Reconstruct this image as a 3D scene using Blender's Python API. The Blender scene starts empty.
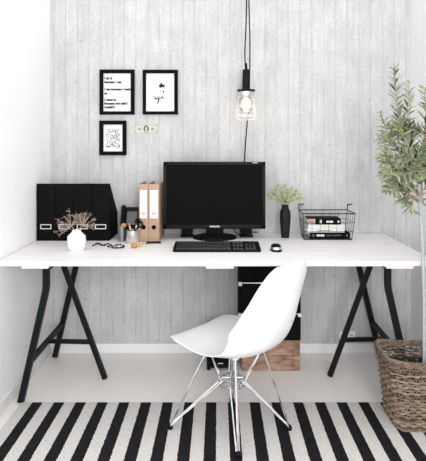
import bpy, bmesh, math, random
from mathutils import Vector, Matrix, noise
random.seed(7)
S = bpy.context.scene
C = S.collection
PI = math.pi
F, D, H, VX, VY = 504.0, 3.1, 1.268, 218.0, 146.0     # focal length in px, camera-to-wall, camera height, vanishing point
DESK_Z = 0.73

def P(px, py, d):
    return Vector(((px - VX) * d / F, d - D, H - (py - VY) * d / F))
def X(px, d): return (px - VX) * d / F
def Z(py, d): return H - (py - VY) * d / F
def on_desk(py): return F * (H - DESK_Z) / (py - VY)
def on_floor(py): return F * H / (py - VY)

# ------------------------------------------------------------------ materials
def nodes(name):
    m = bpy.data.materials.new(name); m.use_nodes = True
    nt = m.node_tree; b = nt.nodes['Principled BSDF']
    return m, nt, b
def mat(name, col, rough=0.5, metal=0.0, var=0.06, scale=30.0, bump=0.0, spec=None, stretch=None, **kw):
    m, nt, b = nodes(name)
    tc = nt.nodes.new('ShaderNodeTexCoord')
    mp = nt.nodes.new('ShaderNodeMapping'); nt.links.new(tc.outputs['Object'], mp.inputs[0])
    if stretch: mp.inputs['Scale'].default_value = stretch
    n = nt.nodes.new('ShaderNodeTexNoise'); n.inputs['Scale'].default_value = scale; n.inputs['Detail'].default_value = 4
    nt.links.new(mp.outputs[0], n.inputs['Vector'])
    r = nt.nodes.new('ShaderNodeValToRGB')
    r.color_ramp.elements[0].position = 0.3; r.color_ramp.elements[1].position = 0.7
    r.color_ramp.elements[0].color = tuple(max(0, c * (1 - var)) for c in col) + (1,)
    r.color_ramp.elements[1].color = tuple(min(1, c * (1 + var)) for c in col) + (1,)
    nt.links.new(n.outputs['Fac'], r.inputs[0]); nt.links.new(r.outputs[0], b.inputs['Base Color'])
    b.inputs['Roughness'].default_value = rough; b.inputs['Metallic'].default_value = metal
    if spec is not None: b.inputs['Specular IOR Level'].default_value = spec
    if bump:
        bp = nt.nodes.new('ShaderNodeBump'); bp.inputs['Strength'].default_value = bump; bp.inputs['Distance'].default_value = 0.004
        nt.links.new(n.outputs['Fac'], bp.inputs['Height']); nt.links.new(bp.outputs[0], b.inputs['Normal'])
    for k, v in kw.items(): b.inputs[k.replace('_', ' ')].default_value = v
    return m

def M_(nt, op, a, b=None, c=None):
    n = nt.nodes.new('ShaderNodeMath'); n.operation = op
    for i, v in enumerate((a, b, c)):
        if v is None: continue
        if isinstance(v, (int, float)): n.inputs[i].default_value = v
        else: nt.links.new(v, n.inputs[i])
    return n.outputs[0]
def ramp(nt, fac, stops):
    r = nt.nodes.new('ShaderNodeValToRGB'); cr = r.color_ramp
    while len(cr.elements) < len(stops): cr.elements.new(0.5)
    for e, (p, c) in zip(cr.elements, stops):
        e.position = p; e.color = (c, c, c, 1) if isinstance(c, (int, float)) else tuple(c) + (1,)
    nt.links.new(fac, r.inputs[0]); return r.outputs[0]
def mixc(nt, typ, fac, a, b):
    n = nt.nodes.new('ShaderNodeMix'); n.data_type = 'RGBA'; n.blend_type = typ
    for sock, v in ((n.inputs[0], fac), (n.inputs[6], a), (n.inputs[7], b)):
        if isinstance(v, (int, float)): sock.default_value = v
        elif isinstance(v, tuple): sock.default_value = v
        else: nt.links.new(v, sock)
    return n.outputs[2]

def concrete_planks():
    m, nt, b = nodes('board_marked_concrete')
    tc = nt.nodes.new('ShaderNodeTexCoord'); sp = nt.nodes.new('ShaderNodeSeparateXYZ'); nt.links.new(tc.outputs['Object'], sp.inputs[0])
    W = 0.0722
    # slightly wobbly seams
    wob = nt.nodes.new('ShaderNodeTexNoise'); wob.inputs['Scale'].default_value = 2.5; nt.links.new(tc.outputs['Object'], wob.inputs['Vector'])
    xx = M_(nt, 'ADD', sp.outputs['X'], M_(nt, 'MULTIPLY', M_(nt, 'SUBTRACT', wob.outputs['Fac'], 0.5), 0.012))
    u = M_(nt, 'DIVIDE', xx, W); idx = M_(nt, 'FLOOR', u); fr = M_(nt, 'FRACT', u)
    edge = M_(nt, 'MINIMUM', fr, M_(nt, 'SUBTRACT', 1.0, fr))
    wn = nt.nodes.new('ShaderNodeTexWhiteNoise'); wn.noise_dimensions = '1D'; nt.links.new(idx, wn.inputs['W'])
    # long-grain noise shifted per plank
    cmb = nt.nodes.new('ShaderNodeCombineXYZ')
    nt.links.new(M_(nt, 'MULTIPLY', xx, 13.0), cmb.inputs[0])
    nt.links.new(M_(nt, 'ADD', M_(nt, 'MULTIPLY', sp.outputs['Z'], 1.6), M_(nt, 'MULTIPLY', idx, 7.31)), cmb.inputs[2])
    gr = nt.nodes.new('ShaderNodeTexNoise'); gr.inputs['Scale'].default_value = 3.0; gr.inputs['Detail'].default_value = 8; gr.inputs['Roughness'].default_value = 0.65
    nt.links.new(cmb.outputs[0], gr.inputs['Vector'])
    fine = nt.nodes.new('ShaderNodeTexNoise'); fine.inputs['Scale'].default_value = 60; fine.inputs['Detail'].default_value = 6
    fine.inputs['Roughness'].default_value = 0.7
    nt.links.new(tc.outputs['Object'], fine.inputs['Vector'])
    cl = nt.nodes.new('ShaderNodeTexNoise'); cl.inputs['Scale'].default_value = 7; cl.inputs['Detail'].default_value = 5
    nt.links.new(tc.outputs['Object'], cl.inputs['Vector'])
    base = ramp(nt, gr.outputs['Fac'], [(0.28, (0.51, 0.512, 0.518)), (0.5, (0.575, 0.578, 0.585)), (0.72, (0.635, 0.638, 0.645))])
    base = mixc(nt, 'MULTIPLY', 1.0, base, ramp(nt, wn.outputs['Value'], [(0, 0.96), (1, 1.02)]))
    base = mixc(nt, 'MULTIPLY', 0.75, base, ramp(nt, fine.outputs['Fac'], [(0.3, 0.74), (0.5, 1.0), (0.7, 1.04)]))
    base = mixc(nt, 'MULTIPLY', 0.8, base, ramp(nt, cl.outputs['Fac'], [(0.3, 0.88), (0.65, 1.05)]))
    # seams: dark, broken along the height
    brk = nt.nodes.new('ShaderNodeTexNoise'); brk.inputs['Scale'].default_value = 5.0; brk.inputs['Detail'].default_value = 6
    c2 = nt.nodes.new('ShaderNodeCombineXYZ'); nt.links.new(M_(nt, 'MULTIPLY', M_(nt, 'FLOOR', M_(nt, 'ADD', u, 0.5)), 3.7), c2.inputs[0])
    nt.links.new(M_(nt, 'MULTIPLY', sp.outputs['Z'], 1.3), c2.inputs[2]); nt.links.new(c2.outputs[0], brk.inputs['Vector'])
    seam = ramp(nt, edge, [(0.0, 1.0), (0.025, 0.75), (0.07, 0.0)])
    amt = M_(nt, 'MULTIPLY', seam, ramp(nt, brk.outputs['Fac'], [(0.36, 0.10), (0.62, 0.8)]))
    base = mixc(nt, 'MIX', amt, base, (0.36, 0.37, 0.38, 1))
    # air holes
    vo = nt.nodes.new('ShaderNodeTexVoronoi'); vo.inputs['Scale'].default_value = 13; vo.inputs['Randomness'].default_value = 1
    nt.links.new(tc.outputs['Object'], vo.inputs['Vector'])
    dot = ramp(nt, vo.outputs['Distance'], [(0.05, 0.7), (0.10, 0.0)])
    base = mixc(nt, 'MIX', dot, base, (0.33, 0.34, 0.35, 1))
    nt.links.new(base, b.inputs['Base Color']); b.inputs['Roughness'].default_value = 0.85
    b.inputs['Specular IOR Level'].default_value = 0.2
    bp = nt.nodes.new('ShaderNodeBump'); bp.inputs['Strength'].default_value = 0.25; bp.inputs['Distance'].default_value = 0.003
    nt.links.new(M_(nt, 'SUBTRACT', gr.outputs['Fac'], amt), bp.inputs['Height']); nt.links.new(bp.outputs[0], b.inputs['Normal'])
    return m

def stripes_rug(x0, period, frac):
    m, nt, b = nodes('striped_cotton')
    tc = nt.nodes.new('ShaderNodeTexCoord'); sp = nt.nodes.new('ShaderNodeSeparateXYZ'); nt.links.new(tc.outputs['Object'], sp.inputs[0])
    wb = nt.nodes.new('ShaderNodeTexNoise'); wb.inputs['Scale'].default_value = 60; nt.links.new(tc.outputs['Object'], wb.inputs['Vector'])
    xx = M_(nt, 'ADD', sp.outputs['X'], M_(nt, 'MULTIPLY', M_(nt, 'SUBTRACT', wb.outputs['Fac'], 0.5), 0.006))
    fr = M_(nt, 'FRACT', M_(nt, 'ADD', M_(nt, 'DIVIDE', M_(nt, 'SUBTRACT', xx, x0), period), 40.0))
    blk = M_(nt, 'LESS_THAN', fr, frac)
    wv = nt.nodes.new('ShaderNodeTexNoise'); wv.inputs['Scale'].default_value = 1.0; wv.inputs['Detail'].default_value = 5
    mp = nt.nodes.new('ShaderNodeMapping'); mp.inputs['Scale'].default_value = (120, 320, 60); nt.links.new(tc.outputs['Object'], mp.inputs[0]); nt.links.new(mp.outputs[0], wv.inputs['Vector'])
    light = ramp(nt, wv.outputs['Fac'], [(0.3, (0.60, 0.575, 0.55)), (0.6, (0.79, 0.77, 0.75))])
    dark = ramp(nt, wv.outputs['Fac'], [(0.3, (0.006, 0.006, 0.008)), (0.65, (0.024, 0.023, 0.025))])
    nt.links.new(mixc(nt, 'MIX', blk, light, dark), b.inputs['Base Color']); b.inputs['Roughness'].default_value = 0.95
    b.inputs['Specular IOR Level'].default_value = 0.1
    bp = nt.nodes.new('ShaderNodeBump'); bp.inputs['Strength'].default_value = 0.5; bp.inputs['Distance'].default_value = 0.003
    nt.links.new(wv.outputs['Fac'], bp.inputs['Height']); nt.links.new(bp.outputs[0], b.inputs['Normal'])
    return m

def whitewashed():
    m, nt, b = nodes('whitewashed_boards')
    tc = nt.nodes.new('ShaderNodeTexCoord'); sp = nt.nodes.new('ShaderNodeSeparateXYZ'); nt.links.new(tc.outputs['Object'], sp.inputs[0])
    mp = nt.nodes.new('ShaderNodeMapping'); mp.inputs['Scale'].default_value = (1.5, 34, 34); nt.links.new(tc.outputs['Object'], mp.inputs[0])
    n = nt.nodes.new('ShaderNodeTexNoise'); n.inputs['Scale'].default_value = 2; n.inputs['Detail'].default_value = 8; nt.links.new(mp.outputs[0], n.inputs['Vector'])
    base = ramp(nt, n.outputs['Fac'], [(0.3, (0.79, 0.75, 0.735)), (0.55, (0.88, 0.865, 0.86))])
    fr = M_(nt, 'FRACT', M_(nt, 'DIVIDE', M_(nt, 'ADD', sp.outputs['Y'], 10.0), 0.186))
    e = M_(nt, 'MINIMUM', fr, M_(nt, 'SUBTRACT', 1.0, fr))
    base = mixc(nt, 'MIX', ramp(nt, e, [(0.0, 0.8), (0.012, 0.0)]), base, (0.5, 0.46, 0.45, 1))
    nt.links.new(base, b.inputs['Base Color']); b.inputs['Roughness'].default_value = 0.5
    return m

def crate_wood():
    m, nt, b = nodes('worn_pine')
    tc = nt.nodes.new('ShaderNodeTexCoord'); mp = nt.nodes.new('ShaderNodeMapping'); mp.inputs['Scale'].default_value = (5, 9, 13); nt.links.new(tc.outputs['Object'], mp.inputs[0])
    n = nt.nodes.new('ShaderNodeTexNoise'); n.inputs['Scale'].default_value = 2.4; n.inputs['Detail'].default_value = 9; n.inputs['Distortion'].default_value = 0.8
    nt.links.new(mp.outputs[0], n.inputs['Vector'])
    nt.links.new(ramp(nt, n.outputs['Fac'], [(0.3, (0.15, 0.085, 0.055)), (0.5, (0.33, 0.20, 0.135)), (0.7, (0.48, 0.32, 0.225))]), b.inputs['Base Color'])
    b.inputs['Roughness'].default_value = 0.75
    return m

def wicker_mat(name, dark, light):
    m, nt, b = nodes(name)
    tc = nt.nodes.new('ShaderNodeTexCoord'); n = nt.nodes.new('ShaderNodeTexNoise'); n.inputs['Scale'].default_value = 45; n.inputs['Detail'].default_value = 5
    nt.links.new(tc.outputs['Object'], n.inputs['Vector'])
    sp = nt.nodes.new('ShaderNodeSeparateXYZ'); nt.links.new(tc.outputs['Object'], sp.inputs[0])
    row = nt.nodes.new('ShaderNodeTexWhiteNoise'); row.noise_dimensions = '1D'
    nt.links.new(M_(nt, 'FLOOR', M_(nt, 'DIVIDE', sp.outputs['Z'], 0.0131)), row.inputs['W'])
    f = M_(nt, 'ADD', M_(nt, 'MULTIPLY', n.outputs['Fac'], 0.65), M_(nt, 'MULTIPLY', row.outputs['Value'], 0.35))
    nt.links.new(ramp(nt, f, [(0.28, dark), (0.72, light)]), b.inputs['Base Color']); b.inputs['Roughness'].default_value = 0.7
    return m

def leaf_mat(name, stops, back):
    m, nt, b = nodes(name)
    at = nt.nodes.new('ShaderNodeAttribute'); at.attribute_name = 'tint'
    c = ramp(nt, at.outputs['Fac'], stops)
    g = nt.nodes.new('ShaderNodeNewGeometry')
    nt.links.new(mixc(nt, 'MIX', M_(nt, 'MULTIPLY', g.outputs['Backfacing'], 0.7), c, back), b.inputs['Base Color'])
    b.inputs['Roughness'].default_value = 0.5
    return m

MT = dict(
    concrete=concrete_planks(),
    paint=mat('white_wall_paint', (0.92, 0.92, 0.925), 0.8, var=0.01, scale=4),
    paint_shaded=mat('white_paint_shaded', (0.82, 0.82, 0.82), 0.8, var=0.01, scale=4),  # same white paint, darkened: right wall's shade is put into the colour
    trim=mat('white_gloss_trim', (0.86, 0.86, 0.86), 0.4, var=0.01),
    floor=mat('white_painted_floor', (0.93, 0.905, 0.89), 0.3, var=0.015, scale=3),
    desk=whitewashed(),
    batten=mat('pale_pine', (0.86, 0.80, 0.77), 0.6, var=0.05, scale=20, stretch=(8, 1, 8)),
    blackmetal=mat('black_powder_coat', (0.008, 0.009, 0.010), 0.5, var=0.1, spec=0.12),
    black=mat('matte_black_card', (0.0055, 0.0055, 0.006), 0.7, var=0.15, spec=0.05),
    black_side=mat('black_card_side', (0.008, 0.008, 0.009), 0.8, var=0.15, spec=0.05),
    blackplastic=mat('black_plastic', (0.0055, 0.0055, 0.006), 0.4, var=0.1, spec=0.12),
    key=mat('black_key_plastic', (0.012, 0.012, 0.013), 0.4, var=0.1, spec=0.35),
    screen=mat('dark_screen', (0.0045, 0.0045, 0.005), 0.6, var=0.05, spec=0.04),
    greyglossy=mat('smoky_gloss', (0.10, 0.10, 0.11), 0.15, var=0.1),
    white=mat('white_plastic', (0.84, 0.845, 0.855), 0.38, var=0.005, scale=3),
    paper=mat('white_paper', (0.80, 0.80, 0.815), 0.8, var=0.01),
    ink=mat('black_ink', (0.015, 0.015, 0.015), 0.8, var=0.2),
    brownink=mat('brown_ink', (0.085, 0.062, 0.055), 0.8, var=0.3, scale=200),
    greyink=mat('grey_ink', (0.09, 0.09, 0.10), 0.8, var=0.2),
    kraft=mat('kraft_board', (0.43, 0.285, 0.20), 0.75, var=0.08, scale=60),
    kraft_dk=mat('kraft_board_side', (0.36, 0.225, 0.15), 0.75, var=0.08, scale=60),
    silver=mat('brushed_steel', (0.72, 0.72, 0.72), 0.3, 1.0, var=0.06),
    chrome=mat('polished_chrome', (0.78, 0.79, 0.80), 0.12, 1.0, var=0.02),
    grey=mat('grey_tin', (0.30, 0.29, 0.28), 0.35, 0.6, var=0.1),
    ceramic=mat('white_ceramic', (0.90, 0.90, 0.90), 0.3, var=0.01),
    blackceramic=mat('black_carved_ceramic', (0.010, 0.010, 0.011), 0.5, var=0.4, scale=90, bump=0.6, spec=0.2),
    orange=mat('orange_wood', (0.55, 0.24, 0.06), 0.4, var=0.15),
    brass=mat('brass', (0.70, 0.50, 0.26), 0.35, 0.8, var=0.08),
    crate=crate_wood(),
    dried=mat('dried_stem', (0.40, 0.32, 0.26), 0.85, var=0.25, scale=80),
    driedhead=mat('dried_seed_head', (0.22, 0.165, 0.125), 0.9, var=0.35, scale=150),
    dillstem=mat('green_stem', (0.24, 0.30, 0.10), 0.6, var=0.15),
    dillhead=mat('yellow_green_flower', (0.56, 0.56, 0.22), 0.8, var=0.25, scale=120),
    bark=mat('olive_bark', (0.13, 0.085, 0.065), 0.85, var=0.35, scale=60, bump=0.6),
    twig=mat('olive_twig', (0.34, 0.28, 0.21), 0.8, var=0.2, scale=60),
    leaf=leaf_mat('olive_leaf', [(0.0, (0.015, 0.028, 0.012)), (0.3, (0.055, 0.09, 0.032)), (0.58, (0.18, 0.24, 0.085)), (0.9, (0.50, 0.56, 0.28))], (0.25, 0.29, 0.17, 1)),
    soil=mat('dark_soil', (0.035, 0.027, 0.02), 0.95, var=0.5, scale=120, bump=0.8),
    wicker=wicker_mat('grey_brown_wicker', (0.085, 0.056, 0.040), (0.40, 0.305, 0.235)),
    wicker2=wicker_mat('dark_wicker', (0.11, 0.07, 0.045), (0.34, 0.25, 0.18)),
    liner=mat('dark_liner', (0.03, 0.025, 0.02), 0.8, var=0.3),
    stake=mat('weathered_stake', (0.40, 0.44, 0.45), 0.6, var=0.15, scale=40, stretch=(10, 10, 1)),
    bill=mat('banknote_paper', (0.60, 0.595, 0.53), 0.85, var=0.08, scale=150),
    billink=mat('banknote_ink', (0.11, 0.11, 0.095), 0.85, var=0.3, scale=300),
    billgreen=mat('banknote_seal', (0.33, 0.33, 0.28), 0.85, var=0.2, scale=300),
    pinkcover=mat('pinkish_cover', (0.45, 0.33, 0.28), 0.5, var=0.4, scale=60),
    pages=mat('book_pages', (0.80, 0.76, 0.72), 0.8, var=0.06, scale=200, stretch=(1, 1, 12)),
    logo=mat('logo_white', (0.75, 0.75, 0.75), 0.5, var=0.02),
    sticker=mat('blue_sticker', (0.30, 0.55, 0.62), 0.5, var=0.1),
)
def glass_mat():
    m, nt, b = nodes('clear_glass')
    b.inputs['Base Color'].default_value = (0.97, 0.98, 0.98, 1); b.inputs['Roughness'].default_value = 0.03
    b.inputs['Transmission Weight'].default_value = 1.0; b.inputs['IOR'].default_value = 1.12
    return m
MT['glass'] = glass_mat()
def bulb_mat():
    m, nt, b = nodes('warm_bulb')
    b.inputs['Base Color'].default_value = (0.8, 0.6, 0.42, 1)
    b.inputs['Emission Color'].default_value = (1.0, 0.76, 0.50, 1); b.inputs['Emission Strength'].default_value = 0.75
    return m
MT['bulb'] = bulb_mat()

# ------------------------------------------------------------------ builders
def thing(name, label, cat, loc=(0, 0, 0), group=None):
    o = bpy.data.objects.new(name, None); C.objects.link(o); o.location = loc; o.empty_display_size = 0.05
    o['label'] = label; o['category'] = cat
    if group: o['group'] = group
    return o
def origin(o):
    while o.parent: o = o.parent
    return o.location
def obj(name, bm, m, parent=None, loc=None, smooth=40, label=None, keep=False):
    """bm holds world coordinates; the object's origin is its thing's base (or loc)."""
    base = Vector(origin(parent)) if parent else Vector(loc or (0, 0, 0))
    bmesh.ops.translate(bm, verts=bm.verts, vec=-base)
    if not keep: bmesh.ops.recalc_face_normals(bm, faces=bm.faces)
    me = bpy.data.meshes.new(name); bm.to_mesh(me); bm.free()
    for p in me.polygons: p.use_smooth = True
    me.set_sharp_from_angle(angle=math.radians(smooth))
    me.materials.append(MT[m] if isinstance(m, str) else m)
    o = bpy.data.objects.new(name, me); C.objects.link(o)
    if parent: o.parent = parent
    else: o.location = base
    if label: o['label'] = label
    return o
def tag(o, label, cat, group=None):
    o['label'] = label; o['category'] = cat
    if group: o['group'] = group
    return o
def struct(name, bm, m, loc=(0, 0, 0)):
    o = obj(name, bm, m, None, loc); o['kind'] = 'structure'; return o
def dup(root, loc, rotz=0, label=None, group=None):
    r = root.copy(); C.objects.link(r); r.location = loc; r.rotation_euler = (0, 0, rotz)
    if label: r['label'] = label
    if group: r['group'] = group
    for ch in list(root.children):
        c = ch.copy(); C.objects.link(c); c.parent = r
        for g in list(ch.children):
            k = g.copy(); C.objects.link(k); k.parent = c
    return r
def B(): return bmesh.new()

def box(bm, x0, x1, y0, y1, z0, z1, bev=0.0, seg=2):
    r = bmesh.ops.create_cube(bm, size=1.0); vs = r['verts']
    for v in vs:
        v.co = Vector((x0 + (v.co.x + .5) * (x1 - x0), y0 + (v.co.y + .5) * (y1 - y0), z0 + (v.co.z + .5) * (z1 - z0)))
    if bev:
        es = list({e for v in vs for e in v.link_edges})
        bmesh.ops.bevel(bm, geom=es, offset=bev, segments=seg, profile=0.6, affect='EDGES')
    return bm
def prism(bm, poly, vec):
    """polygon (list of points) extruded by vec"""
    a = [bm.verts.new(p) for p in poly]; b_ = [bm.verts.new(Vector(p) + Vector(vec)) for p in poly]
    n = len(a)
    bm.faces.new(a[::-1]); bm.faces.new(b_)
    for i in range(n): bm.faces.new((a[i], a[(i + 1) % n], b_[(i + 1) % n], b_[i]))
    return bm
def tube(bm, pts, r, n=8, closed=False, caps=True, twist=0.0):
    pts = [Vector(p) for p in pts]; N = len(pts)
    rs = r if isinstance(r, (list, tuple)) else [r] * N
    tang = []
    for i in range(N):
        a = pts[i - 1] if (i > 0 or closed) else pts[i]
        b_ = pts[(i + 1) % N] if (i < N - 1 or closed) else pts[i]
        t = (b_ - a); tang.append(t.normalized() if t.length > 1e-9 else Vector((0, 0, 1)))
    up = Vector((0, 0, 1)) if abs(tang[0].z) < 0.9 else Vector((0, 1, 0))
    u = (up - tang[0] * up.dot(tang[0])).normalized(); rings = []
    for i in range(N):
        t = tang[i]; u = (u - t * u.dot(t))
        u = u.normalized() if u.length > 1e-6 else t.orthogonal().normalized()
        w = t.cross(u)
        rings.append([bm.verts.new(pts[i] + (u * math.cos(2 * PI * k / n + twist) + w * math.sin(2 * PI * k / n + twist)) * rs[i]) for k in range(n)])
    for i in range(N if closed else N - 1):
        A, Bq = rings[i], rings[(i + 1) % N]
        for k in range(n): bm.faces.new((A[k], A[(k + 1) % n], Bq[(k + 1) % n], Bq[k]))
    if caps and not closed:
        bm.faces.new(rings[0][::-1]); bm.faces.new(rings[-1])
    return bm
def beam(bm, pts, side):
    return tube(bm, pts, side / math.sqrt(2), 4, twist=PI / 4)
def lathe(bm, prof, c, n=24, cap=True):
    cx, cy, cz = c; rings = []
    for r, z in prof:
        rings.append([bm.verts.new((cx + r * math.cos(2 * PI * k / n), cy + r * math.sin(2 * PI * k / n), cz + z)) for k in range(n)])
    for A, Bq in zip(rings, rings[1:]):
        for k in range(n): bm.faces.new((A[k], A[(k + 1) % n], Bq[(k + 1) % n], Bq[k]))
    if cap:
        bm.faces.new(rings[0][::-1]); bm.faces.new(rings[-1])
    return bm
def ball(bm, c, r, sub=1, sc=(1, 1, 1)):
    q = bmesh.ops.create_icosphere(bm, subdivisions=sub, radius=r)
    for v in q['verts']: v.co = Vector((v.co.x * sc[0], v.co.y * sc[1], v.co.z * sc[2])) + Vector(c)
    return bm
def bez(p0, p1, p2, p3, n=12):
    p0, p1, p2, p3 = map(Vector, (p0, p1, p2, p3)); out = []
    for i in range(n + 1):
        t = i / n; s = 1 - t
        out.append(p0 * s**3 + p1 * 3 * s * s * t + p2 * 3 * s * t * t + p3 * t**3)
    return out
def catmull(pts, n=8):
    pts = [Vector(p) for p in pts]; out = []
    q = [pts[0] * 2 - pts[1]] + pts + [pts[-1] * 2 - pts[-2]]
    for i in range(1, len(q) - 2):
        a, b_, c, d = q[i - 1:i + 3]
        for k in range(n):
            t = k / n
            out.append(0.5 * ((2 * b_) + (c - a) * t + (2 * a - 5 * b_ + 4 * c - d) * t * t + (3 * b_ - a - 3 * c + d) * t**3))
    out.append(pts[-1]); return out
def cubicf(keys, t):
    """monotone cubic (Fritsch-Carlson) interpolation of (t, value) keys"""
    n = len(keys)
    if t <= keys[0][0]: return keys[0][1]
    if t >= keys[-1][0]: return keys[-1][1]
    dl = [(keys[i + 1][1] - keys[i][1]) / (keys[i + 1][0] - keys[i][0]) for i in range(n - 1)]
    m = [dl[0]] + [0 if dl[i - 1] * dl[i] <= 0 else 2 * dl[i - 1] * dl[i] / (dl[i - 1] + dl[i]) for i in range(1, n - 1)] + [dl[-1]]
    for i in range(n - 1):
        if t <= keys[i + 1][0]:
            h = keys[i + 1][0] - keys[i][0]; u_ = (t - keys[i][0]) / h
            return ((2 * u_**3 - 3 * u_**2 + 1) * keys[i][1] + (u_**3 - 2 * u_**2 + u_) * h * m[i] + (-2 * u_**3 + 3 * u_**2) * keys[i + 1][1] + (u_**3 - u_**2) * h * m[i + 1])
def smoothf(keys, t):
    """smooth interpolation of (t, value) keys"""
    if t <= keys[0][0]: return keys[0][1]
    for (a, va), (b_, vb) in zip(keys, keys[1:]):
        if t <= b_:
            s = (t - a) / (b_ - a); s = s * s * (3 - 2 * s)
            return va + (vb - va) * s
    return keys[-1][1]
def text_bm(s, x, z, y, size, sx=1.0, width=None, bold=0.0, align='LEFT'):
    """lettering standing in the XZ plane, facing -Y"""
    cu = bpy.data.curves.new('lettering', 'FONT'); cu.body = s; cu.size = size; cu.offset = bold; cu.align_x = align; cu.resolution_u = 3
    o = bpy.data.objects.new('lettering', cu); C.objects.link(o)
    bpy.context.view_layer.update()
    me = bpy.data.meshes.new_from_object(o.evaluated_get(bpy.context.evaluated_depsgraph_get()))
    bm = B(); bm.from_mesh(me)
    bpy.data.objects.remove(o); bpy.data.curves.remove(cu); bpy.data.meshes.remove(me)
    k = sx
    if width:
        xs = [v.co.x for v in bm.verts]; k = width / (max(xs) - min(xs))
    for v in bm.verts: v.co = Vector((x + v.co.x * k, y, z + v.co.y))
    return bm
def join(a, b_):
    me = bpy.data.meshes.new('t'); b_.to_mesh(me); b_.free(); a.from_mesh(me); bpy.data.meshes.remove(me); return a

# ------------------------------------------------------------------ the room
XL, XR, YF, ZT = -1.034, 1.188, -4.4, 2.7
struct('wall_back', box(B(), XL - .1, XR + .1, 0, .1, 0, ZT), 'concrete')
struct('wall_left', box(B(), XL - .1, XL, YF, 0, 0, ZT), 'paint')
struct('wall_right', box(B(), XR, XR + .1, YF, 0, 0, ZT), 'paint_shaded')
struct('floor', box(B(), XL - .1, XR + .1, YF, .1, -.1, 0), 'floor')
struct('baseboard_back', box(B(), XL, XR, -.014, 0, 0, .058, .003), 'trim')
struct('baseboard_left', box(B(), XL, XL + .014, YF, -.014, 0, .058, .003), 'trim')
struct('baseboard_right', box(B(), XR - .014, XR, YF, -.014, 0, .058, .003), 'trim')

# wall socket
d = 3.09
t = thing('wall_socket', 'small white double wall socket above the baseboard behind the right trestle', 'socket', (X(347.5, d), 0, Z(335.5, d)))
obj('cover_plate', box(B(), X(339.5, d), X(355.5, d), -.012, 0, Z(339.3, d), Z(331.5, d), .003), 'trim', t)
for px in (343.7, 351.3):
    bm = B()
    for k in (-1, 1):
        c = P(px + k * .95, 335.6, 3.08)
        bm2 = B(); lathe(bm2, [(.0032, 0), (.0032, .002)], (0, 0, 0), 10)
        bmesh.ops.rotate(bm2, verts=bm2.verts, cent=(0, 0, 0), matrix=Matrix.Rotation(PI / 2, 3, 'X'))
        bmesh.ops.translate(bm2, verts=bm2.verts, vec=(c.x, -.0118, c.z)); join(bm, bm2)
    obj('socket_hole', bm, 'black', t)

# rug
rx0 = -.913
rug = obj('rug', box(B(), -.968, 1.15, -2.05, -.618, 0.0005, .0065, .002), stripes_rug(rx0, .1068, .475), None, (0, 0, 0))
tag(rug, 'flat woven rug with black and off-white stripes lying on the floor', 'rug')

# ------------------------------------------------------------------ desk
desk = thing('desk', 'long whitewashed wooden desk top laid across two black trestles', 'desk', (0, -.37, .69))
obj('tabletop', box(B(), XL + .004, 1.019, -.745, -.003, DESK_Z - .0245, DESK_Z, .003), 'desk', desk)
for a, b_ in ((-.925, -.80), (-.056, .074), (.795, .92)):
    obj('batten', box(B(), a, b_, -.728, -.03, DESK_Z - .0395, DESK_Z - .0245, .001), 'batten', desk)

def trestle(s, label, yoff):
    t = thing('trestle', label, 'trestle', (s * .85, -.34, 0), 'black metal trestles under the desk')
    q = lambda x, y, z: Vector((s * x, y + yoff, z))
    zt = DESK_Z - .0405
    bm = B(); beam(bm, [q(.85, -.604, zt), q(.85, -.604, .575), q(.853, -.604, .55), q(.976, -.604, 0.002)], .029); obj('leg', bm, 'blackmetal', t)
    bm = B(); beam(bm, [q(.85, -.07, zt), q(.85, -.07, .575), q(.853, -.07, .55), q(.98, -.07, 0.002)], .029); obj('leg', bm, 'blackmetal', t)
    bm = B(); beam(bm, [q(.868, -.345, zt - .01), q(.615, -.355, 0.002)], .025); obj('leg', bm, 'blackmetal', t)
    bm = B(); beam(bm, [q(.85, -.604, zt - .018), q(.85, -.07, zt - .018)], .033); obj('top_rail', bm, 'blackmetal', t)
    bm = B(); beam(bm, [q(.932, -.595, .2), q(.934, -.08, .2)], .023); obj('side_rail', bm, 'blackmetal', t)
    bm = B(); beam(bm, [q(.925, -.34, .2), q(.692, -.352, .2)], .020); obj('cross_bar', bm, 'blackmetal', t)
trestle(-1, 'black three-legged metal trestle under the left end of the desk', 0)
trestle(1, 'black three-legged metal trestle under the right end of the desk, behind the wicker basket', .03)

# ------------------------------------------------------------------ things under the desk
d = 2.84; y0 = d - D
cr = thing('wooden_crate', 'worn brown wooden crate on the floor under the black boxes', 'crate', (.3, y0 + .15, 0))
cx0, cx1, cz = .137, .463, .172
bm = B(); box(bm, cx0, cx1, y0, y0 + .014, .003, .084, .002); box(bm, cx0, cx1, y0, y0 + .014, .087, cz - .001, .002); obj('front_boards', bm, 'crate', cr)
bm = B(); box(bm, cx0, cx1, y0 + .206, y0 + .22, .003, .084, .002); box(bm, cx0, cx1, y0 + .206, y0 + .22, .087, cz - .001, .002); obj('back_boards', bm, 'crate', cr)
for xa in (cx0, cx1 - .014):
    bm = B(); box(bm, xa, xa + .014, y0 + .0145, y0 + .2055, .003, .084, .002); box(bm, xa, xa + .014, y0 + .0145, y0 + .2055, .087, cz - .001, .002); obj('end_boards', bm, 'crate', cr)
obj('bottom_board', box(B(), cx0 + .015, cx1 - .015, y0 + .015, y0 + .205, .004, .014), 'crate', cr)

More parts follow.
